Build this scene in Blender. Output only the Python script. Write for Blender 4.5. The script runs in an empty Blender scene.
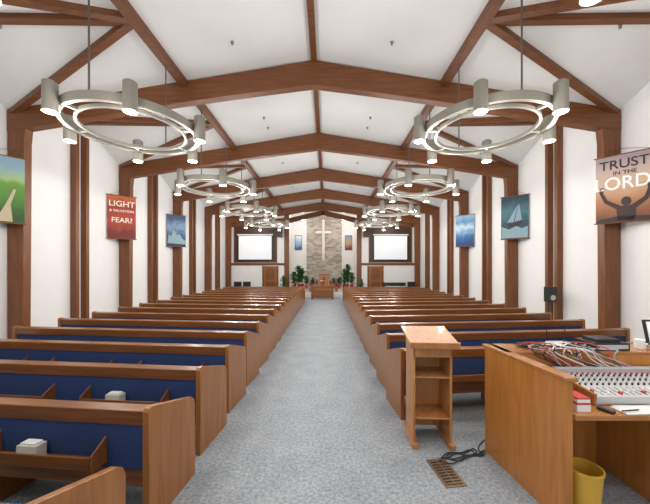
import bpy, math, random, bmesh
from mathutils import Vector, Matrix, Euler
random.seed(4)
S=bpy.context.scene
COL=S.collection

# ---------------------------------------------------------------- materials
def newmat(name):
    m=bpy.data.materials.new(name); m.use_nodes=True
    nt=m.node_tree; b=nt.nodes['Principled BSDF']
    return m,nt,b
def plain(name,col,rough=.6,metal=0,emit=None,es=0,noise=0.0,nscale=20,bump=0):
    m,nt,b=newmat(name)
    b.inputs['Roughness'].default_value=rough; b.inputs['Metallic'].default_value=metal
    if noise>0 or bump>0:
        tc=nt.nodes.new('ShaderNodeTexCoord'); n=nt.nodes.new('ShaderNodeTexNoise')
        n.inputs['Scale'].default_value=nscale; n.inputs['Detail'].default_value=4
        nt.links.new(tc.outputs['Object'],n.inputs['Vector'])
        r=nt.nodes.new('ShaderNodeValToRGB')
        r.color_ramp.elements[0].position=.3; r.color_ramp.elements[1].position=.7
        r.color_ramp.elements[0].color=[c*(1-noise) for c in col]+[1]
        r.color_ramp.elements[1].color=[min(1,c*(1+noise)) for c in col]+[1]
        nt.links.new(n.outputs['Fac'],r.inputs['Fac']); nt.links.new(r.outputs['Color'],b.inputs['Base Color'])
        if bump>0:
            bp=nt.nodes.new('ShaderNodeBump'); bp.inputs['Strength'].default_value=bump; bp.inputs['Distance'].default_value=.01
            nt.links.new(n.outputs['Fac'],bp.inputs['Height']); nt.links.new(bp.outputs['Normal'],b.inputs['Normal'])
    else: b.inputs['Base Color'].default_value=(*col,1)
    if emit:
        b.inputs['Emission Color'].default_value=(*emit,1); b.inputs['Emission Strength'].default_value=es
    return m
def wood(name,c1,c2,scale=(1,14,14),rough=.4,coat=0.0):
    m,nt,b=newmat(name)
    tc=nt.nodes.new('ShaderNodeTexCoord'); mp=nt.nodes.new('ShaderNodeMapping')
    mp.inputs['Scale'].default_value=scale
    n=nt.nodes.new('ShaderNodeTexNoise'); n.inputs['Scale'].default_value=1.6; n.inputs['Detail'].default_value=6; n.inputs['Distortion'].default_value=.6
    r=nt.nodes.new('ShaderNodeValToRGB')
    r.color_ramp.elements[0].position=.32; r.color_ramp.elements[1].position=.68
    r.color_ramp.elements[0].color=(*c1,1); r.color_ramp.elements[1].color=(*c2,1)
    L=nt.links.new
    L(tc.outputs['Object'],mp.inputs['Vector']); L(mp.outputs['Vector'],n.inputs['Vector'])
    L(n.outputs['Fac'],r.inputs['Fac']); L(r.outputs['Color'],b.inputs['Base Color'])
    b.inputs['Roughness'].default_value=rough
    b.inputs['Coat Weight'].default_value=coat
    return m
M={}
M['beam']=wood('beam_wood',(.115,.036,.009),(.190,.065,.017),(1,12,12),.5)
M['beamv']=wood('post_wood',(.125,.039,.009),(.20,.069,.017),(12,12,1),.5)
M['pew']=wood('pew_wood',(.145,.050,.011),(.235,.086,.020),(1,14,14),.28,.12)
M['pewend']=wood('pew_end_wood',(.225,.082,.018),(.34,.134,.031),(12,12,1),.28,.12)
M['booth']=wood('booth_oak',(.39,.145,.027),(.52,.215,.048),(10,10,1),.3,.2)
M['boothtop']=wood('booth_top_oak',(.33,.13,.034),(.46,.195,.056),(1,12,12),.25,.2)
M['lect']=wood('lectern_oak',(.37,.15,.043),(.51,.235,.078),(12,12,1),.35,.1)
M['dark']=wood('dark_wood',(.035,.015,.007),(.06,.026,.012),(1,12,12),.5)
M['blue']=plain('blue_fabric',(.016,.042,.135),.9,noise=.35,nscale=160,bump=.2)
M['white']=plain('white_paint',(.82,.812,.80),.7,noise=.015,nscale=3)
M['ceil']=plain('ceiling_plaster',(.76,.752,.735),.8,noise=.02,nscale=2)
M['metal']=plain('brushed_nickel',(.235,.222,.185),.45,.3)
M['rod']=plain('rod_steel',(.12,.11,.10),.5,.5)
M['bulb']=plain('lamp_glow',(1,.95,.85),.5,emit=(1,.88,.68),es=16)
M['black']=plain('black_plastic',(.015,.015,.017),.4)
M['gray']=plain('gray_plastic',(.45,.46,.48),.4)
M['lgray']=plain('light_metal_panel',(.54,.55,.56),.35)
M['paper']=plain('paper',(.80,.79,.76),.8)
M['cream']=plain('cream_plastic',(.58,.56,.48),.5)
M['red']=plain('red_card',(.55,.05,.04),.6)
M['green']=plain('leaf_green',(.03,.12,.025),.6,noise=.4,nscale=8)
M['pot']=plain('terracotta',(.35,.13,.07),.7)
M['redleaf']=plain('poinsettia_red',(.5,.02,.03),.6)
M['yellow']=plain('yellow_basket',(.62,.36,.04),.5)
M['brass']=plain('vent_bronze',(.26,.17,.10),.45,.4)
M['screen']=plain('projection_screen',(.80,.83,.86),.7,emit=(.9,.94,1),es=.2)
M['tan']=plain('cross_wood',(.78,.71,.60),.5,noise=.1,nscale=6)
M['step']=plain('step_carpet',(.66,.65,.63),.9,noise=.06,nscale=60)
# carpet
m,nt,b=newmat('carpet'); L=nt.links.new
tc=nt.nodes.new('ShaderNodeTexCoord')
n1=nt.nodes.new('ShaderNodeTexNoise'); n1.inputs['Scale'].default_value=34; n1.inputs['Detail'].default_value=6; n1.inputs['Roughness'].default_value=.7
n2=nt.nodes.new('ShaderNodeTexNoise'); n2.inputs['Scale'].default_value=3; n2.inputs['Detail'].default_value=3
r=nt.nodes.new('ShaderNodeValToRGB'); r.color_ramp.elements[0].position=.34; r.color_ramp.elements[1].position=.66
r.color_ramp.elements[0].color=(.205,.23,.255,1); r.color_ramp.elements[1].color=(.47,.505,.535,1)
r2=nt.nodes.new('ShaderNodeValToRGB'); r2.color_ramp.elements[0].position=.3; r2.color_ramp.elements[1].position=.7
r2.color_ramp.elements[0].color=(.82,.84,.86,1); r2.color_ramp.elements[1].color=(1,1,1,1)
mx=nt.nodes.new('ShaderNodeMixRGB'); mx.blend_type='MULTIPLY'; mx.inputs[0].default_value=1
L(tc.outputs['Object'],n1.inputs['Vector']); L(tc.outputs['Object'],n2.inputs['Vector'])
L(n1.outputs['Fac'],r.inputs['Fac']); L(n2.outputs['Fac'],r2.inputs['Fac']); L(r.outputs['Color'],mx.inputs[1]); L(r2.outputs['Color'],mx.inputs[2])
bp=nt.nodes.new('ShaderNodeBump'); bp.inputs['Strength'].default_value=.3; bp.inputs['Distance'].default_value=.01
L(n1.outputs['Fac'],bp.inputs['Height']); L(bp.outputs['Normal'],b.inputs['Normal'])
L(mx.outputs['Color'],b.inputs['Base Color']); b.inputs['Roughness'].default_value=.95
M['carpet']=m
# stone
m,nt,b=newmat('stone_veneer'); L=nt.links.new
tc=nt.nodes.new('ShaderNodeTexCoord'); mp=nt.nodes.new('ShaderNodeMapping'); mp.inputs['Rotation'].default_value=(math.pi/2,0,0)
br=nt.nodes.new('ShaderNodeTexBrick'); br.inputs['Color1'].default_value=(.50,.45,.38,1); br.inputs['Color2'].default_value=(.25,.22,.185,1)
br.inputs['Mortar'].default_value=(.48,.45,.40,1); br.inputs['Scale'].default_value=1; br.inputs['Brick Width'].default_value=.38; br.inputs['Row Height'].default_value=.15; br.inputs['Mortar Size'].default_value=.010
L(tc.outputs['Object'],mp.inputs['Vector']); L(mp.outputs['Vector'],br.inputs['Vector']); L(br.outputs['Color'],b.inputs['Base Color']); b.inputs['Roughness'].default_value=.9
M['stone']=m
def grad(name,stops,scale=1.5,dist=1.0,noise=.5):
    m,nt,b=newmat(name); L=nt.links.new
    tc=nt.nodes.new('ShaderNodeTexCoord'); sp=nt.nodes.new('ShaderNodeSeparateXYZ')
    n=nt.nodes.new('ShaderNodeTexNoise'); n.inputs['Scale'].default_value=scale; n.inputs['Detail'].default_value=5; n.inputs['Distortion'].default_value=dist
    ad=nt.nodes.new('ShaderNodeMath'); ad.operation='MULTIPLY_ADD'; ad.inputs[1].default_value=noise; 
    mr=nt.nodes.new('ShaderNodeMath'); mr.operation='MULTIPLY_ADD'; mr.inputs[1].default_value=1/1.4; mr.inputs[2].default_value=.5-noise/2
    L(tc.outputs['Object'],sp.inputs[0]); L(tc.outputs['Object'],n.inputs['Vector'])
    L(sp.outputs['Z'],mr.inputs[0]); L(n.outputs['Fac'],ad.inputs[0]); L(mr.outputs[0],ad.inputs[2])
    r=nt.nodes.new('ShaderNodeValToRGB'); els=r.color_ramp.elements
    els[0].position=stops[0][0]; els[0].color=(*stops[0][1],1)
    els[1].position=stops[-1][0]; els[1].color=(*stops[-1][1],1)
    for p,c in stops[1:-1]:
        e=els.new(p); e.color=(*c,1)
    L(ad.outputs[0],r.inputs['Fac']); L(r.outputs['Color'],b.inputs['Base Color']); b.inputs['Roughness'].default_value=.6
    return m

# ---------------------------------------------------------------- mesh builder
class MB:
    def __init__(s): s.v=[];s.f=[];s.m=[];s.mats=[];s.sm=[]
    def mi(s,k):
        if k not in s.mats: s.mats.append(k)
        return s.mats.index(k)
    def add(s,vs,fs,k,smooth=False,T=None):
        o=len(s.v)
        for p in vs:
            p=Vector(p); 
            if T is not None: p=T@p
            s.v.append(p[:])
        i=s.mi(k)
        for f in fs: s.f.append([o+a for a in f]); s.m.append(i); s.sm.append(smooth)
    def box(s,x0,x1,y0,y1,z0,z1,k,T=None):
        v=[(x,y,z) for x in(x0,x1) for y in(y0,y1) for z in(z0,z1)]
        s.add(v,[(0,1,3,2),(4,6,7,5),(0,4,5,1),(2,3,7,6),(0,2,6,4),(1,5,7,3)],k,T=T)
    def prism(s,pts,ext,k,T=None):
        ext=Vector(ext); n=len(pts); pts=[Vector(p) for p in pts]
        v=pts+[p+ext for p in pts]
        f=[list(range(n))[::-1],list(range(n,2*n))]+[(i,(i+1)%n,n+(i+1)%n,n+i) for i in range(n)]
        s.add(v,f,k,T=T)
    def beam(s,p0,p1,w,h,k,up=(0,0,1)):
        p0=Vector(p0);p1=Vector(p1);d=(p1-p0).normalized();up=Vector(up)
        sd=d.cross(up).normalized(); u=sd.cross(d).normalized()
        v=[]
        for p in(p0,p1):
            v+= [p-sd*w/2-u*h,p+sd*w/2-u*h,p+sd*w/2,p-sd*w/2]
        s.add(v,[(3,2,1,0),(4,5,6,7),(0,1,5,4),(1,2,6,5),(2,3,7,6),(3,0,4,7)],k)
    def cyl(s,p0,p1,r0,r1,k,n=16,caps=True,smooth=True,T=None):
        p0=Vector(p0);p1=Vector(p1);d=(p1-p0).normalized()
        a=Vector((1,0,0)) if abs(d.x)<.9 else Vector((0,1,0))
        u=d.cross(a).normalized();w=d.cross(u)
        v=[]
        for p,r in((p0,r0),(p1,r1)):
            for i in range(n):
                t=2*math.pi*i/n; v.append(p+(u*math.cos(t)+w*math.sin(t))*r)
        s.add(v,[(i,n+i,n+(i+1)%n,(i+1)%n) for i in range(n)],k,smooth,T=T)
        if caps: s.add(v,[tuple(range(n)),tuple(range(2*n-1,n-1,-1))],k,T=T)
    def ring(s,c,R,w,h,k,n=72):
        c=Vector(c);v=[];f=[]
        for i in range(n):
            t=2*math.pi*i/n; d=Vector((math.cos(t),math.sin(t),0))
            for rr,zz in((R-w/2,-h/2),(R+w/2,-h/2),(R+w/2,h/2),(R-w/2,h/2)):
                v.append(c+d*rr+Vector((0,0,zz)))
        for i in range(n):
            j=(i+1)%n
            for a in range(4):
                b=(a+1)%4; f.append((4*i+a,4*i+b,4*j+b,4*j+a))
        s.add(v,f,k)
    def mesh(s,name,recalc=False):
        me=bpy.data.meshes.new(name); me.from_pydata(s.v,[],s.f)
        for k in s.mats: me.materials.append(M[k])
        for p,i,sm in zip(me.polygons,s.m,s.sm): p.material_index=i; p.use_smooth=sm
        me.update()
        if recalc:
            bm=bmesh.new(); bm.from_mesh(me); bmesh.ops.recalc_face_normals(bm,faces=bm.faces); bm.to_mesh(me); bm.free()
        return me
    def build(s,name,loc=(0,0,0),rz=0,bevel=0,parent=None,recalc=True):
        return place(name,s.mesh(name,recalc),loc,rz,bevel,parent)
def place(name,me,loc=(0,0,0),rz=0,bevel=0,parent=None):
    o=bpy.data.objects.new(name,me); COL.objects.link(o); o.location=loc; o.rotation_euler=(0,0,rz)
    if bevel:
        b=o.modifiers.new('bevel','BEVEL'); b.width=bevel; b.segments=2; b.limit_method='ANGLE'; b.angle_limit=math.radians(50)
    if parent: o.parent=parent
    return o
def curve(name,pts,r,mat,cyclic=False,parent=None):
    c=bpy.data.curves.new(name,'CURVE'); c.dimensions='3D'; c.bevel_depth=r; c.bevel_resolution=2
    sp=c.splines.new('NURBS'); sp.points.add(len(pts)-1)
    for q,p in zip(sp.points,pts): q.co=(*p,1)
    sp.order_u=4; sp.use_endpoint_u=True
    o=bpy.data.objects.new(name,c); COL.objects.link(o); c.materials.append(M[mat])
    if parent:o.parent=parent
    return o
def text(body,size,loc,mat,parent,sx=1):
    c=bpy.data.curves.new('lettering','FONT'); c.body=body; c.size=size; c.align_x='CENTER'; c.align_y='CENTER'; c.extrude=.002; c.offset=size*.012
    o=bpy.data.objects.new('lettering',c); COL.objects.link(o); c.materials.append(mat)
    o.location=loc; o.rotation_euler=(math.pi/2,0,0); o.scale=(sx,1,1); o.parent=parent
    return o

# ---------------------------------------------------------------- dimensions
CX=.28; CZ=1.9
W=6.62; RZ=6.40; SL=.165; PA=2.80
def cz(x): return RZ-SL*abs(x)
BY=[6.5+3.45*k for k in range(-3,5)]
Y0=BY[0]; YF=20.45; YB=23.6
EZ=cz(W)

b=MB(); b.box(-7.1,7.1,Y0-.5,24,-.1,0,'carpet'); b.build('floor')
for s,nm in((-1,'wall_left'),(1,'wall_right')):
    b=MB(); x=s*W
    b.box(min(x,x+s*.15),max(x,x+s*.15),Y0,YF+.1,0,EZ,'white')
    for i in range(len(BY)-1):
        m=(BY[i]+BY[i+1])/2
        b.prism([(x,BY[i],EZ),(x,BY[i+1],EZ),(x,m,cz(PA)+.05)],(s*.15,0,0),'white')
    b.build(nm)
    b=MB(); b.box(min(x,x-s*.02),max(x,x-s*.02),Y0,YF,0,.12,'pew'); b.build('baseboard_'+nm[5:])
b=MB()
b.add([(-PA,Y0,cz(PA)),(0,Y0,RZ),(PA,Y0,cz(PA)),(-PA,BY[-1]+.1,cz(PA)),(0,BY[-1]+.1,RZ),(PA,BY[-1]+.1,cz(PA))],[(0,1,4,3),(1,2,5,4)],'ceil')
for s in(-1,1):
    for i in range(len(BY)-1):
        y0,y1=BY[i],BY[i+1]; m=(y0+y1)/2
        A=(s*PA,y0,cz(PA));B=(s*PA,y1,cz(PA));P=(s*PA,m,cz(PA));E0=(s*W,y0,EZ);E1=(s*W,y1,EZ);Mm=(s*(W+.0),m,cz(PA)+.05)
        b.add([A,B,P,E0,E1,Mm],[(0,2,3),(2,1,4),(2,5,3),(2,4,5)],'ceil')
b.add([(-W,BY[-1],EZ),(-PA,BY[-1],cz(PA)),(-PA,YF,cz(PA)),(-W,YF,EZ)],[(0,1,2,3)],'ceil')
b.add([(W,BY[-1],EZ),(PA,BY[-1],cz(PA)),(PA,YF,cz(PA)),(W,YF,EZ)],[(0,1,2,3)],'ceil')
b.build('ceiling',recalc=False)
b=MB()
b.beam((0,Y0,RZ),(0,BY[-1],RZ),.12,.08,'beam')
for s in(-1,1):
    b.beam((s*PA,Y0,cz(PA)+.01),(s*PA,BY[-1],cz(PA)+.01),.14,.16,'beam')
    for i in range(len(BY)-1):
        y0,y1=BY[i],BY[i+1]; m=(y0+y1)/2; P=(s*PA,m,cz(PA)); 
        b.beam(P,(s*W,y0,EZ),.12,.10,'beam'); b.beam(P,(s*W,y1,EZ),.12,.10,'beam')
        b.beam(P,(s*W,m,cz(PA)+.05),.12,.12,'beam')
b.build('trim_1')
b=MB()
for y in (4.2,5.6,8.4,9.0,12,15.5):
    for x in(-1.5,1.5):
        b.cyl((x,y,cz(x)),(x,y,cz(x)-.06),.03,.02,'metal',10)
for x,y in((5.1,4.9),(-5.1,4.9),(4.8,8.2),(-4.8,8.2)):
    b.cyl((x,y,cz(PA)+.05),(x,y,cz(PA)-.10),.03,.02,'metal',10)
b.build('ceiling_sprinkler_heads')
# glulam arch frames
b=MB()
xs=[-6.6,-6.22,-5,-4,-3,-2.5,-2,-1.6,-1.2,-.8,-.4,0,.4,.8,1.2,1.6,2,2.5,3,4,5,6.22,6.6]
def bz(x):
    x=abs(x); return (4.90+.165*(6.25-x)-.09*max(0,1-x/3.2)**1.5) if x<=6.25 else 4.84
pts=[(x,-.1,bz(x)) for x in xs]+[(6.6,-.1,cz(6.6)-.01),(0,-.1,RZ-.03),(-6.6,-.1,cz(6.6)-.01)]
b.prism(pts,(0,.2,0),'beam')
for s in(-1,1):
    p=[(s*6.27,-.09,0),(s*6.6,-.09,0),(s*6.6,-.09,5.0),(s*6.20,-.09,5.0),(s*6.24,-.09,4.6)]
    b.prism(p,(0,.18,0),'beamv')
fm=b.mesh('arch_frame',True)
for y in BY: place('arch_frame',fm,(0,y,0),0,.012)
b=MB(); 
for s in(-1,1):
    for i in range(len(BY)-1):
        m=(BY[i]+BY[i+1])/2
        for dy in(-.17,.17):
            b.box(min(s*6.46,s*6.61),max(s*6.46,s*6.61),m+dy-.055,m+dy+.055,0,cz(PA)-.15,'beamv')
b.build('trim_2')

# ---------------------------------------------------------------- front wall & chancel
for s,nm in((-1,'wall_front_left'),(1,'wall_front_right')):
    b=MB()
    b.prism([(s*2.5,YF,0),(s*W,YF,0),(s*W,YF,EZ),(s*2.5,YF,cz(2.5))],(0,.15,0),'white')
    b.build(nm)
b=MB(); b.box(-2.6,-2.5,YF+.15,YB,0,5.9,'white'); b.build('wall_chancel_left')
b=MB(); b.box(2.5,2.6,YF+.15,YB,0,5.9,'white'); b.build('wall_chancel_right')
b=MB(); b.box(-2.6,2.6,YB,YB+.12,0,6.4,'white'); b.build('wall_back')
b=MB(); b.add([(-2.6,YF,cz(2.6)+.02),(0,YF,RZ),(2.6,YF,cz(2.6)+.02),(-2.6,YB+.1,cz(2.6)+.02),(0,YB+.1,RZ),(2.6,YB+.1,cz(2.6)+.02)],[(0,1,4,3),(1,2,5,4)],'ceil'); b.build('ceiling_chancel',recalc=False)
b=MB()
for s in(-1,1):
    x0,x1=sorted((s*2.33,s*2.65)); b.box(x0,x1,YF-.04,YF+.2,0,cz(2.5)-.05,'beamv')
    b.beam((0,YF+.9,RZ-.35),(s*2.5,YF+.9,5.45),.15,.35,'beam')
    b.beam((s*2.5,YF-.02,5.35),(s*6.55,YF-.02,4.95),.06,.28,'beam')
    x0,x1=sorted((s*2.6,s*6.55)); b.box(x0,x1,YF-.04,YF+.01,2.08,2.24,'beam')
b.build('trim_3')
for s in(-1,1):
    c=s*4.62
    b=MB(); b.box(-1.48,1.48,-.03,0,-1.48,1.10,'dark')
    for x in(-1.48,1.40): b.box(x,x+.08,-.05,-.03,-1.48,1.10,'beamv')
    for z in(-1.48,1.02): b.box(-1.48,1.48,-.05,-.03,z,z+.08,'beam')
    b.build('screen_alcove_panel',(c,YF-.003,3.75))
    b=MB(); b.box(-1.12,1.12,-.03,0,-.80,.80,'screen'); b.cyl((-1.2,-.02,.88),(1.2,-.02,.88),.05,.05,'white',12); b.box(-1.19,1.19,-.025,.01,-.87,.86,'black')
    b.build('projection_screen',(c,YF-.11,3.28))
for s in(-1,1):
    b=MB(); b.box(-.45,.45,-.05,0,0,2.03,'pewend'); b.box(-.55,-.45,-.07,0,0,2.04,'beamv'); b.box(.45,.55,-.07,0,0,2.04,'beamv'); b.cyl((.36,-.1,1),(.36,-.05,1),.03,.03,'metal',10)
    b.box(-.3,.3,-.06,-.05,1.1,1.9,'pew'); b.box(-.3,.3,-.06,-.05,.2,.95,'pew')
    b.build('door_%d'%(1 if s<0 else 2),(s*3.6,YF-.001,0))
b=MB()
b.box(-3.0,3.0,19.0,20.40,0,.17,'step'); b.box(-2.8,2.8,19.35,20.40,.17,.34,'step'); b.box(-2.3,2.3,19.7,20.40,.34,.51,'step'); b.box(-2.3,2.3,20.40,YB-.01,.0,.51,'step')
b.build('chancel_steps')
b=MB(); b.box(-1.32,1.45,-.12,0,.51,6.0,'stone'); b.build('stone_wall_panel',(0,YB-.002,0))
b=MB(); b.box(-.10,.10,-.1,.0,-2.1,1.1,'tan'); b.box(-.62,.62,-.101,.0,.0,.20,'tan'); b.build('wooden_cross',(0,YB-.124,4.6),bevel=.01)
M['glassb']=grad('picture_blue',[(.2,(.05,.12,.3)),(.5,(.3,.5,.7)),(.8,(.7,.8,.85))],3)
M['glassr']=grad('picture_brown',[(.2,(.15,.06,.03)),(.5,(.5,.3,.15)),(.8,(.2,.3,.4))],3)
for s,k in((-1,'glassb'),(1,'glassr')):
    b=MB(); b.box(-.25,.25,-.03,0,-.55,.55,k); 
    for x in(-.28,.25): b.box(x,x+.03,-.05,0,-.58,.58,'dark')
    for z in(-.58,.55): b.box(-.28,.28,-.05,0,z,z+.03,'dark')
    b.build('wall_banner_picture',(s*1.98,YB-.005,3.9))
b=MB()
b.prism([(-.30,0,0),(.30,0,0),(.36,0,.9),(-.36,0,.9)],(0,.4,0),'lect'); b.box(-.42,.42,-.05,.45,.9,.95,'pewend'); b.box(-.36,.36,-.06,0,0,.1,'pewend'); b.box(-.04,.04,-.03,0,.25,.78,'pew'); b.box(-.16,.16,-.03,0,.56,.64,'pew')
b.build('pulpit',(.05,21.3,.51),bevel=.01)
b=MB(); b.box(-.78,.78,-.32,.32,.76,.82,'pewend')
for x in(-.68,.56):
    for y in(-.26,.16): b.box(x,x+.12,y,y+.1,0,.76,'pew')
b.box(-.66,.66,-.24,-.2,.12,.74,'pew'); b.box(-.6,.6,-.25,-.24,.54,.7,'pewend')
b.build('communion_table',(0,18.3,0),bevel=.008)
b=MB()
b.cyl((0,0,0),(0,0,.12),.05,.09,'brass',12); 
for i in range(40):
    a=random.uniform(0,6.28); r=random.uniform(.02,.18); z=random.uniform(.14,.32)
    b.box(-.03,.03,-.03,.03,-.01,.02,random.choice(['paper','red','green','redleaf']),T=Matrix.Translation((r*math.cos(a),r*math.sin(a)*.6,z))@Euler((random.random()*3,random.random()*3,0)).to_matrix().to_4x4())
b.build('flower_arrangement',(0,18.3,.82))
def plant(name,loc,h,n,rad,leaf='green',potr=.14):
    b=MB(); b.cyl((0,0,0),(0,0,.26),potr*.75,potr,'pot',16)
    b.cyl((0,0,.26),(0,0,h*.5),.015,.012,'dark',6)
    for i in range(n):
        a=random.uniform(0,6.28); el=random.uniform(.1,1.4); Ln=random.uniform(.5,1)*rad
        z0=random.uniform(.28,h*.75)
        d=Vector((math.cos(a)*math.cos(el),math.sin(a)*math.cos(el),math.sin(el)))
        sd=Vector((-math.sin(a),math.cos(a),0)); w=Ln*.16
        p0=Vector((0,0,z0)); p1=p0+d*Ln*.55; p2=p0+d*Ln+Vector((0,0,-Ln*.3))
        b.add([p0,p1+sd*w,p2,p1-sd*w,p1+Vector((0,0,.01))],[(0,1,4),(1,2,4),(2,3,4),(3,0,4)],leaf)
    return b.build(name,loc,recalc=False)
for x,y,z,h in((-1.75,21.6,.51,1.8),(-1.5,20.9,.51,1.5),(-1.95,20.1,.51,1.3),(1.75,21.6,.51,1.8),(1.5,20.9,.51,1.4),(1.95,20.1,.51,1.2),(-1.1,20.2,.51,1.0),(1.1,20.2,.51,.9),(-2.55,19.55,.34,1.1),(2.55,19.55,.34,.9),(-.7,20.5,.51,.8),(.75,20.5,.51,.8)):
    plant('potted_plant',(x,y,z),h,120,.55*h/1.4)
for x,y,z in((-.8,19.52,.34),(.9,19.52,.34),(3.35,19.0,0),(-.4,19.9,.51),(.5,19.9,.51),(-1.3,19.52,.34),(1.4,19.52,.34),(-1.8,19.52,.34),(1.9,19.52,.34)):
    plant('potted_poinsettia',(x,y,z),.6,60,.28,'redleaf',.1)
b=MB(); b.box(-.65,.75,-.25,.3,0,.95,'black'); b.box(-.65,.75,-.55,-.25,.6,.72,'black'); b.box(-.6,.7,-.53,-.27,.72,.735,'paper')
for x in(-.62,.66): b.box(x,x+.06,-.53,-.47,0,.6,'black')
b.box(-.3,.3,-1.0,-.7,.42,.48,'black')
for x in(-.28,.24):
    for y in(-.98,-.76): b.box(x,x+.04,y,y+.04,0,.42,'black')
b.build('upright_piano',(4.6,19.4,0),bevel=.01)
b=MB(); b.box(-.25,.25,-.25,.25,.4,.48,'black'); b.box(-.25,.25,.2,.26,.5,1.0,'black')
for x in(-.25,.21):
    for y in(-.25,.21): b.box(x,x+.04,y,y+.04,0,.42,'metal')
    b.box(x,x+.04,.21,.25,.4,.6,'metal')
me=b.mesh('chair')
place('stacking_chair',me,(-5.6,19.4,0)); place('stacking_chair',me,(-5.0,19.4,0)); place('stacking_chair',me,(5.8,19.3,0))
b=MB(); b.prism([(-.2,-.2,-.35),(.2,-.2,-.35),(.16,.15,-.3),(-.16,.15,-.3)],(0,0,.7),'black'); b.box(-.17,.17,-.215,-.2,-.3,.3,'dark'); b.beam((0,.1,0),(0,.28,0),.05,.05,'rod')
me=b.mesh('loudspeaker')
for s in(-1,1): place('loudspeaker',me,(s*2.9,YF-.34,4.3))

# ---------------------------------------------------------------- chandeliers
b=MB()
R=.92; HZ=4.13
b.ring((0,0,0),R,.06,.12,'metal')
b.ring((0,0,-.03),R*.80,.035,.05,'metal')
for y in(-R,R): 
    b.cyl((0,y,.05),(0,y,cz(PA)-.15-HZ),.012,.012,'rod',8)
lam=[]
for i in range(6):
    a=math.radians(60*i+0); d=Vector((math.cos(a),math.sin(a),0)); c=d*(R+.12)
    lam.append(c)
    b.box(-.19,.10,-.02,.02,-.05,-.01,'metal',T=Matrix.Translation(d*R)@Matrix.Rotation(a,4,'Z'))
    b.cyl(c+Vector((0,0,-.18)),c+Vector((0,0,.18)),.085,.085,'metal',20)
    b.cyl(c+Vector((0,0,.18)),c+Vector((0,0,.205)),.085,.05,'metal',20)
    b.cyl(c+Vector((0,0,-.20)),c+Vector((0,0,-.18)),.089,.089,'metal',20)
    b.cyl(c+Vector((0,0,-.206)),c+Vector((0,0,-.199)),.074,.074,'bulb',20)
cm=b.mesh('chandelier')
ld=bpy.data.lights.new('lamp_light','POINT'); ld.energy=33; ld.shadow_soft_size=.07; ld.color=(1,.98,.95)
for i in range(0,len(BY)-1):
    m=(BY[i]+BY[i+1])/2
    if m>17 or m<-1: continue
    for s in(-1,1):
        o=place('ring_chandelier',cm,(s*PA,m,HZ))
        for c in lam:
            l=bpy.data.objects.new('lamp_light',ld); COL.objects.link(l); l.parent=o; l.location=c+Vector((0,0,-.32))
ld2=bpy.data.lights.new('added_fill_light','POINT'); ld2.energy=68; ld2.shadow_soft_size=.1; ld2.color=(1,.95,.88)  # added fill to brighten chancel and front wall, no known fixture
b=MB(); b.cyl((0,0,0),(0,0,.3),.09,.09,'metal',16); b.cyl((0,0,-.005),(0,0,.0),.07,.07,'bulb',16); b.cyl((0,0,.3),(0,0,.9),.01,.01,'rod',6)  # invented can housing to carry the added fill light
me=b.mesh('added_fill_can')
for x,y in((-1.4,21.8),(1.4,21.8),(-4.6,18.6),(4.6,18.6)):
    o=place('added_fill_can',me,(x,y,cz(x)-.9))
    l=bpy.data.objects.new('added_fill_light',ld2); COL.objects.link(l); l.parent=o; l.location=(0,0,-.15)

# ---------------------------------------------------------------- pews
PL=4.2
b=MB(); h=PL/2
prof=[(0,0),(0,.86),(.015,.885),(.05,.89),(.56,.735),(.60,.705),(.62,.65),(.62,0)]
for x in(-h,h-.05):
    b.prism([(x,y,z) for y,z in prof],(.05,0,0),'pewend')
for x in(-.7,.7):
    b.prism([(x-.02,y,z) for y,z in [(.08,0),(.06,.45),(.5,.36),(.5,0)]],(.04,0,0),'pew')
b.prism([(-h+.05,.02,.75),(-h+.05,.015,.86),(-h+.05,.10,.875),(-h+.05,.11,.75)],(PL-.1,0,0),'pew')
b.prism([(-h+.05,.035,.42),(-h+.05,.03,.75),(-h+.05,.12,.75),(-h+.05,.14,.42)],(PL-.1,0,0),'blue')
b.box(-h+.05,h-.05,.05,.12,.28,.42,'pew')
b.box(-h+.05,h-.05,.1,.58,.36,.40,'pew'); b.prism([(-h+.06,.12,.40),(-h+.06,.57,.40),(-h+.06,.59,.43),(-h+.06,.57,.465),(-h+.06,.14,.45)],(PL-.12,0,0),'blue')
for xc in(-1.3,0,1.3):
    w=.43
    b.box(xc-w,xc+w,-.09,.04,.48,.495,'pew'); b.box(xc-w,xc+w,-.10,-.085,.48,.57,'pew')
    for x in(xc-w-.015,xc+w): b.prism([(x,.04,.46),(x,-.10,.46),(x,-.10,.58),(x,.035,.66)],(.015,0,0),'pew')
pm=b.mesh('pew',True)
ang=math.atan(.10)
def pewpos(s,edge,y,extra=0):
    rz=s*ang
    return Vector((s*(edge+h*math.cos(ang)),y+h*math.sin(ang),0)),rz
for i in range(18):
    y=1.27+.87*i-(.08 if i==0 else 0)
    c,rz=pewpos(-1,1.0,y); place('pew',pm,c,rz,.006)
for i in range(15):
    y=3.72+.87*i
    c,rz=pewpos(1,1.2,y); place('pew',pm,c,rz,.006)
b=MB(); b.prism([(-.08,-.045,0),(.08,-.045,0),(.08,-.04,.11),(-.08,-.04,.11)],(0,.08,0),'cream'); b.box(-.06,.06,-.03,.03,.11,.125,'paper'); b.box(-.05,.05,-.048,-.044,.03,.07,'gray')
bx=b.mesh('box')
b=MB()
for i in range(4):
    b.box(-.3+i*.05,-.26+i*.05,-.05,.03,0,.2,['red','dark','blue','dark'][i])
hy=b.mesh('hymn')
for i,lx in((1,1.2),(2,1.2),(5,1.0)):
    c,rz=pewpos(-1,1.0,1.27+.87*i); T=Matrix.Translation(c)@Matrix.Rotation(rz,4,'Z')
    o=place('tissue_box',bx,T@Vector((lx,-.03,.497)),rz,.004)
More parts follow.
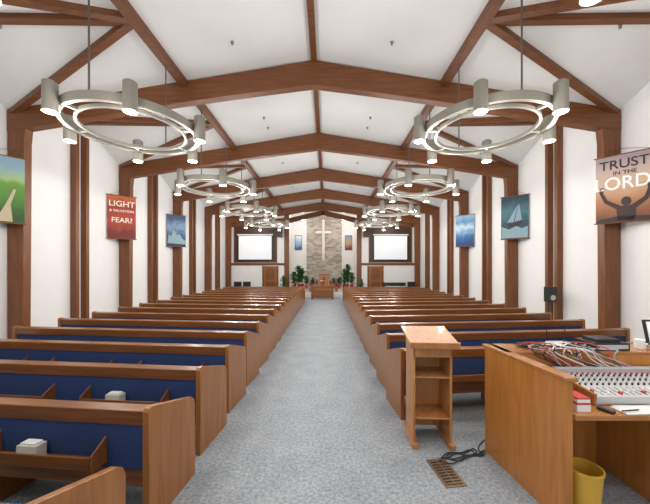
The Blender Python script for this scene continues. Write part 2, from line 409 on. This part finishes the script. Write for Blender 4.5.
for i in range(6,16,3):
    c,rz=pewpos(-1,1.0,1.27+.87*i); T=Matrix.Translation(c)@Matrix.Rotation(rz,4,'Z')
    place('hymnals',hy,T@Vector((.2,-.03,.497)),rz)

# ---------------------------------------------------------------- banners
def silhouette(parent,shape,mat,y=-.012):
    b=MB()
    for pts in shape: b.prism([(x,y,z) for x,z in pts],(0,.006,0),mat)
    b.build('picture_shape',parent=parent)
def banner(s,yb,mat,build,xi=6.0,yo=.66):
    inn=Vector((s*xi,yb-.16,0)); out=Vector((s*6.57,yb-yo,0))
    a,c=(inn,out) if s>0 else (out,inn)
    d=c-a; w=d.length/2; e=bpy.data.objects.new('scripture_banner',None); COL.objects.link(e)
    e.location=((a+c)/2)+Vector((0,0,3.52)); e.rotation_euler=(0,0,math.atan2(d.y,d.x))
    b=MB(); b.box(-w,w,-.004,.004,-.68,.68,mat); b.build('cloth',parent=e)
    b=MB(); b.cyl((-w-.03,0,.69),(w+.03,0,.69),.013,.013,'pew',10); b.cyl((-w-.03,0,-.69),(w+.03,0,-.69),.013,.013,'pew',10); b.build('rods',parent=e)
    inv=(Matrix.Translation(e.location)@Matrix.Rotation(e.rotation_euler.z,4,'Z')).inverted()
    t=inv@Vector((s*6.42,yb-.095,4.45))
    curve('hanging_cord',[(-w*.8,0,.70),(-w*.4,t.y*.5,(.7+t.z)/2),t,t,(w*.4,t.y*.5,(.7+t.z)/2),(w*.8,0,.70)],.004,'rod',parent=e)
    build(e,w)
M['b_red']=grad('banner_red',[(.15,(.16,.015,.01)),(.45,(.42,.05,.02)),(.7,(.30,.03,.015)),(.95,(.50,.11,.03))],2.5)
M['b_green']=grad('banner_green',[(.1,(.02,.07,.01)),(.35,(.06,.18,.015)),(.6,(.12,.28,.03)),(.66,(.30,.42,.20)),(.85,(.20,.33,.40))],3,.6,.25)
M['b_blue']=grad('banner_blue',[(.1,(.01,.03,.08)),(.4,(.04,.10,.22)),(.6,(.20,.32,.44)),(.9,(.04,.08,.18))],4)
M['b_teal']=grad('banner_teal',[(.1,(.01,.04,.06)),(.4,(.02,.07,.10)),(.6,(.06,.16,.21)),(.9,(.012,.045,.07))],3)
M['b_sunset']=grad('banner_sunset',[(.1,(.18,.06,.025)),(.35,(.44,.19,.085)),(.55,(.62,.42,.27)),(.8,(.50,.38,.34)),(.95,(.34,.27,.28))],1.5,.5,.3)
M['b_white']=grad('banner_pale',[(.1,(.01,.05,.18)),(.35,(.04,.15,.38)),(.5,(.25,.45,.65)),(.6,(.6,.72,.82)),(.75,(.10,.28,.50)),(.95,(.30,.48,.66))],3,.8,.4)
cream=plain('banner_cream_ink',(.85,.78,.62),.6); wht=plain('banner_white_ink',(.9,.9,.9),.6); drk=plain('banner_dark_ink',(.04,.02,.02),.6)
M['ink_d']=drk; M['ink_w']=wht; M['path']=plain('banner_path',(.5,.42,.28),.7); M['wave']=plain('banner_wave_ink',(.26,.38,.44),.7)
def f_red(e,w):
    text('LIGHT',.25,(0,-.01,.42),cream,e); text('& SALVATION',.105,(0,-.01,.20),cream,e); text('FEAR?',.22,(0,-.01,-.10),cream,e)
def f_green(e,w):
    silhouette(e,[[(-.1,-.66),(.15,-.66),(.12,-.3),(.2,.02),(.16,.02),(.05,-.3)]],'path')
def f_blue(e,w):
    silhouette(e,[[(-.36,-.55),(-.30,-.15),(-.22,-.25),(-.10,.05),(.04,-.2),(.12,-.12),(.26,-.35),(.36,-.4),(.36,-.58)]],'wave')
def f_teal(e,w):
    silhouette(e,[[(-.22,-.20),(.22,-.12),(.16,-.26),(-.14,-.32)]],'ink_d')
    silhouette(e,[[(.0,-.14),(.12,.45),(.20,-.10)],[(-.03,-.16),(.09,.40),(-.20,-.14)]],'wave')
    silhouette(e,[[(-.36,-.66),(.36,-.66),(.36,-.30),(.2,-.36),(.05,-.28),(-.15,-.38),(-.36,-.28)]],'wave',y=-.02)
def f_trust(e,w):
    text('TRUST',.26,(-.02,-.01,.49),drk,e,.93); text('IN THE',.11,(0.0,-.01,.315),drk,e); text('LORD',.36,(-.045,-.01,.10),wht,e,.86)
    silhouette(e,[[(-.10,-.66),(.14,-.66),(.16,-.45),(.08,-.36),(-.04,-.36),(-.12,-.45)],
      [(.02+.075*math.cos(t*.523),-.27+.09*math.sin(t*.523)) for t in range(12)],
      [(-.11,-.43),(-.04,-.37),(-.25,-.22),(-.33,-.04),(-.38,-.05),(-.30,-.27)],
      [(.08,-.37),(.15,-.43),(.33,-.27),(.38,-.05),(.33,-.04),(.27,-.22)],
      [(-.38,-.06),(-.32,-.05),(-.30,.03),(-.34,.06),(-.38,.03)],[(.32,-.05),(.38,-.06),(.38,.03),(.35,.06),(.31,.03)],
      [(-.42,-.68),(.42,-.68),(.42,-.60),(-.1,-.56),(-.42,-.62)]],'ink_d')
def f_none(e,w): pass
b1,b2,b3=BY[3],BY[4],BY[5]
banner(-1,b1,'b_green',f_green,6.15); banner(-1,b2,'b_red',f_red); banner(-1,b3,'b_blue',f_blue)
banner(1,b1,'b_sunset',f_trust,6.0,.82); banner(1,b2,'b_teal',f_teal); banner(1,b3,'b_white',f_none)

# ---------------------------------------------------------------- lectern
b=MB()
w=.205
for x in(-w,w-.025):
    b.prism([(x,-.17,.03),(x,.20,.03),(x,.20,1.17),(x,-.17,1.09)],(.025,0,0),'lect')
b.box(-w,w,.18,.20,.05,1.16,'lect')
for z in(.28,.72): b.box(-w,w,-.15,.18,z,z+.02,'lect')
for x in(-w-.02,w-.045): b.box(x,x+.065,-.22,.25,0,.05,'lect')
T=Matrix.Translation((0,0,1.135))@Matrix.Rotation(math.atan(.20),4,'X')
b.box(-.255,.255,-.25,.25,0,.025,'lect',T=T); b.box(-.255,.255,-.27,-.245,-.02,.05,'lect',T=T)
b.box(-w,w,-.17,-.15,.95,1.09,'lect')
b.build('lectern',(1.41,3.33,0),math.radians(-3),bevel=.006)

# ---------------------------------------------------------------- sound booth
root=bpy.data.objects.new('sound_booth_desk',None); COL.objects.link(root)
b=MB()
P0=Vector((1.92,3.10,0)); P1=Vector((2.02,2.16,0))
b.prism([P0,P0+Vector((.045,0,0)),P1+Vector((.045,0,0)),P1],(0,0,1.08),'booth')
b.prism([P0+Vector((-.02,.02,1.08)),P0+Vector((.09,.02,1.08)),P1+Vector((.07,-.02,1.08)),P1+Vector((-.02,-.02,1.08))],(0,0,.03),'boothtop')
b.box(1.94,4.9,3.08,3.12,0,1.08,'booth')
b.box(1.96,4.9,2.80,3.12,1.08,1.11,'boothtop')
b.box(2.10,4.9,2.80,2.83,.84,1.08,'booth')
b.box(2.07,4.9,2.14,2.95,.80,.84,'boothtop')
b.box(2.9,2.94,2.25,2.95,0,.80,'booth'); b.box(2.07,4.9,2.90,2.93,0,.80,'booth')
b.build('desk',bevel=.005,parent=root)
b=MB()
T=Matrix.Rotation(math.radians(5),4,'X')
b.box(-.62,.62,-.24,.24,0,.06,'lgray',T=T); b.box(-.64,-.62,-.25,.25,-.01,.085,'boothtop',T=T); b.box(.62,.64,-.25,.25,-.01,.085,'boothtop',T=T)
b.box(-.6,.6,.18,.235,.06,.10,'gray',T=T)
for i in range(24):
    x=-.58+i*.049
    for j in range(6):
        y=.155-j*.040
        b.cyl((x,y,.06),(x,y,.078),.008,.007,['red','black','gray','black','cream','black'][j],8,T=T)
    b.box(x-.003,x+.003,-.21,-.09,.060,.062,'black',T=T)
    yf=-.20+random.random()*.08
    b.box(x-.008,x+.008,yf-.012,yf+.012,.06,.078,'paper' if i%4 else 'red',T=T)
b.build('audio_mixing_console',(2.97,2.54,.842+.025))
b=MB(); b.box(-.17,.17,-.12,.12,0,.07,'black'); b.box(-.15,.15,-.125,-.12,.015,.055,'gray'); b.box(-.11,.11,-.09,.09,.07,.1,'black'); b.build('wireless_receiver',(3.0,2.96,1.112),bevel=.004)
b=MB(); b.box(-.1,.1,-.07,.07,0,.04,'gray'); b.box(-.1,.1,-.073,-.07,.008,.03,'black'); b.cyl((-.08,.06,.03),(-.1,.06,.2),.004,.004,'black',6); b.cyl((.08,.06,.03),(.1,.06,.2),.004,.004,'black',6); b.build('wireless_router',(2.62,2.99,1.112))
b=MB(); b.box(-.22,.22,-.02,.0,0,.26,'black',T=Matrix.Rotation(-.2,4,'X')); b.box(-.22,.22,-.2,0,0,.015,'gray'); b.box(-.2,.2,-.0225,-.02,.02,.24,'screen',T=Matrix.Rotation(-.2,4,'X'))
b.build('laptop_computer',(3.74,3.02,1.112))
b=MB(); b.box(-.08,.08,-.05,.05,0,.03,'black'); b.build('power_supply',(2.3,3.0,1.112),bevel=.004)
b=MB(); b.cyl((0,0,0),(0,0,.09),.035,.04,'paper',20); b.ring((.05,0,.045),.022,.008,.012,'paper',16); b.build('coffee_mug',(3.34,2.92,1.112))
b=MB(); b.box(-.1,.1,-.14,.14,0,.004,'paper',T=Matrix.Rotation(.5,4,'Z')); b.box(-.1,.1,-.14,.14,.004,.007,'paper',T=Matrix.Rotation(.2,4,'Z')); b.build('note_sheets',(3.36,2.2,.842))
b=MB(); b.cyl((-.07,0,.006),(.07,.02,.006),.005,.005,'black',8); b.build('pen',(2.5,2.17,.853))
b=MB(); b.box(-.22,.22,-.05,.08,0,.006,'paper',T=Matrix.Rotation(.06,4,'Z')); b.box(-.2,.14,-.045,.07,.006,.009,'paper',T=Matrix.Rotation(-.05,4,'Z')); b.build('paper_sheets',(2.66,2.205,.842))
b=MB(); b.box(-.05,.05,-.07,.07,0,.05,'paper'); b.box(-.05,.05,-.07,.07,.05,.065,'red'); b.box(-.048,.048,-.068,.068,.065,.09,'paper'); b.box(-.048,.048,-.068,.068,.09,.10,'red'); b.build('stack_of_cards',(2.17,2.26,.842))
b=MB(); b.box(-.02,.02,-.05,.05,0,.02,'black'); b.build('handheld_remote',(2.34,2.2,.842),.4,bevel=.004)
root2=bpy.data.objects.new('audio_cable_bundle',None); COL.objects.link(root2)
for i in range(26):
    x=random.uniform(2.2,2.8); pts=[(x,3.0,1.125)]
    for j in range(5):
        pts.append((x+random.uniform(-.2,.2),2.98-.07*j,1.125+random.uniform(0,.06)))
    pts+= [(x+random.uniform(-.05,.25),2.76,1.05),(x+.3+random.uniform(-.05,.2),2.77,.95)]
    curve('cable',pts,.005,['black','cream','paper','gray','red','black'][i%6],parent=root2)
pts=[]
for i in range(46):
    t=i/45; pts.append((1.57+.22*math.cos(t*19)+.12*t,3.0+.12*math.sin(t*19+1)*(.6+.4*math.sin(t*7))+.03*math.sin(i*1.7),.008+.004*(i%3)))
pts+= [(1.84,3.0,.01),(1.86,3.2,.01),(2.2,3.4,.01)]
curve('floor_cable',pts,.006,'black')
b=MB()
b.box(-.10,.10,-.19,.19,0,.006,'brass'); b.box(-.075,.075,-.165,.165,.006,.008,'black')
for i in range(9): 
    y=-.16+i*.038; b.box(-.075,.075,y,y+.017,.006,.012,'brass')
b.box(-.005,.005,-.165,.165,.006,.013,'brass')
b.build('floor_vent_register',(1.38,2.77,.0),math.radians(8))
b=MB(); b.cyl((0,0,0),(0,0,.40),.085,.115,'yellow',28,caps=False); b.cyl((0,0,.01),(0,0,.0),.085,.085,'yellow',28); b.ring((0,0,.40),.115,.012,.015,'yellow'); b.build('waste_basket',(2.21,2.24,0),recalc=False)
b=MB(); b.box(-.1,.1,-.1,.1,1.0,1.4,'black'); b.cyl((0,0,.0),(0,0,1.0),.02,.02,'rod',10); b.cyl((0,0,0),(0,0,.03),.2,.2,'rod',20); b.cyl((0,-.101,1.12),(0,-.1,1.12),.07,.07,'gray',16); b.build('floor_stand_loudspeaker',(6.2,7.9,0))

# ---------------------------------------------------------------- world, camera
w=bpy.data.worlds.new('World'); S.world=w; w.use_nodes=True
bg=w.node_tree.nodes['Background']; bg.inputs[0].default_value=(.95,.97,1,1); bg.inputs[1].default_value=1.1
cam=bpy.data.cameras.new('camera'); co=bpy.data.objects.new('camera',cam); COL.objects.link(co); S.camera=co
co.location=(CX,0,CZ); co.rotation_euler=(math.pi/2,0,0)
cam.sensor_width=36; cam.lens=36*298/650; cam.shift_x=-2/650; cam.shift_y=16/650; cam.clip_start=.05
S.view_settings.view_transform='Standard'; S.view_settings.exposure=-0.02
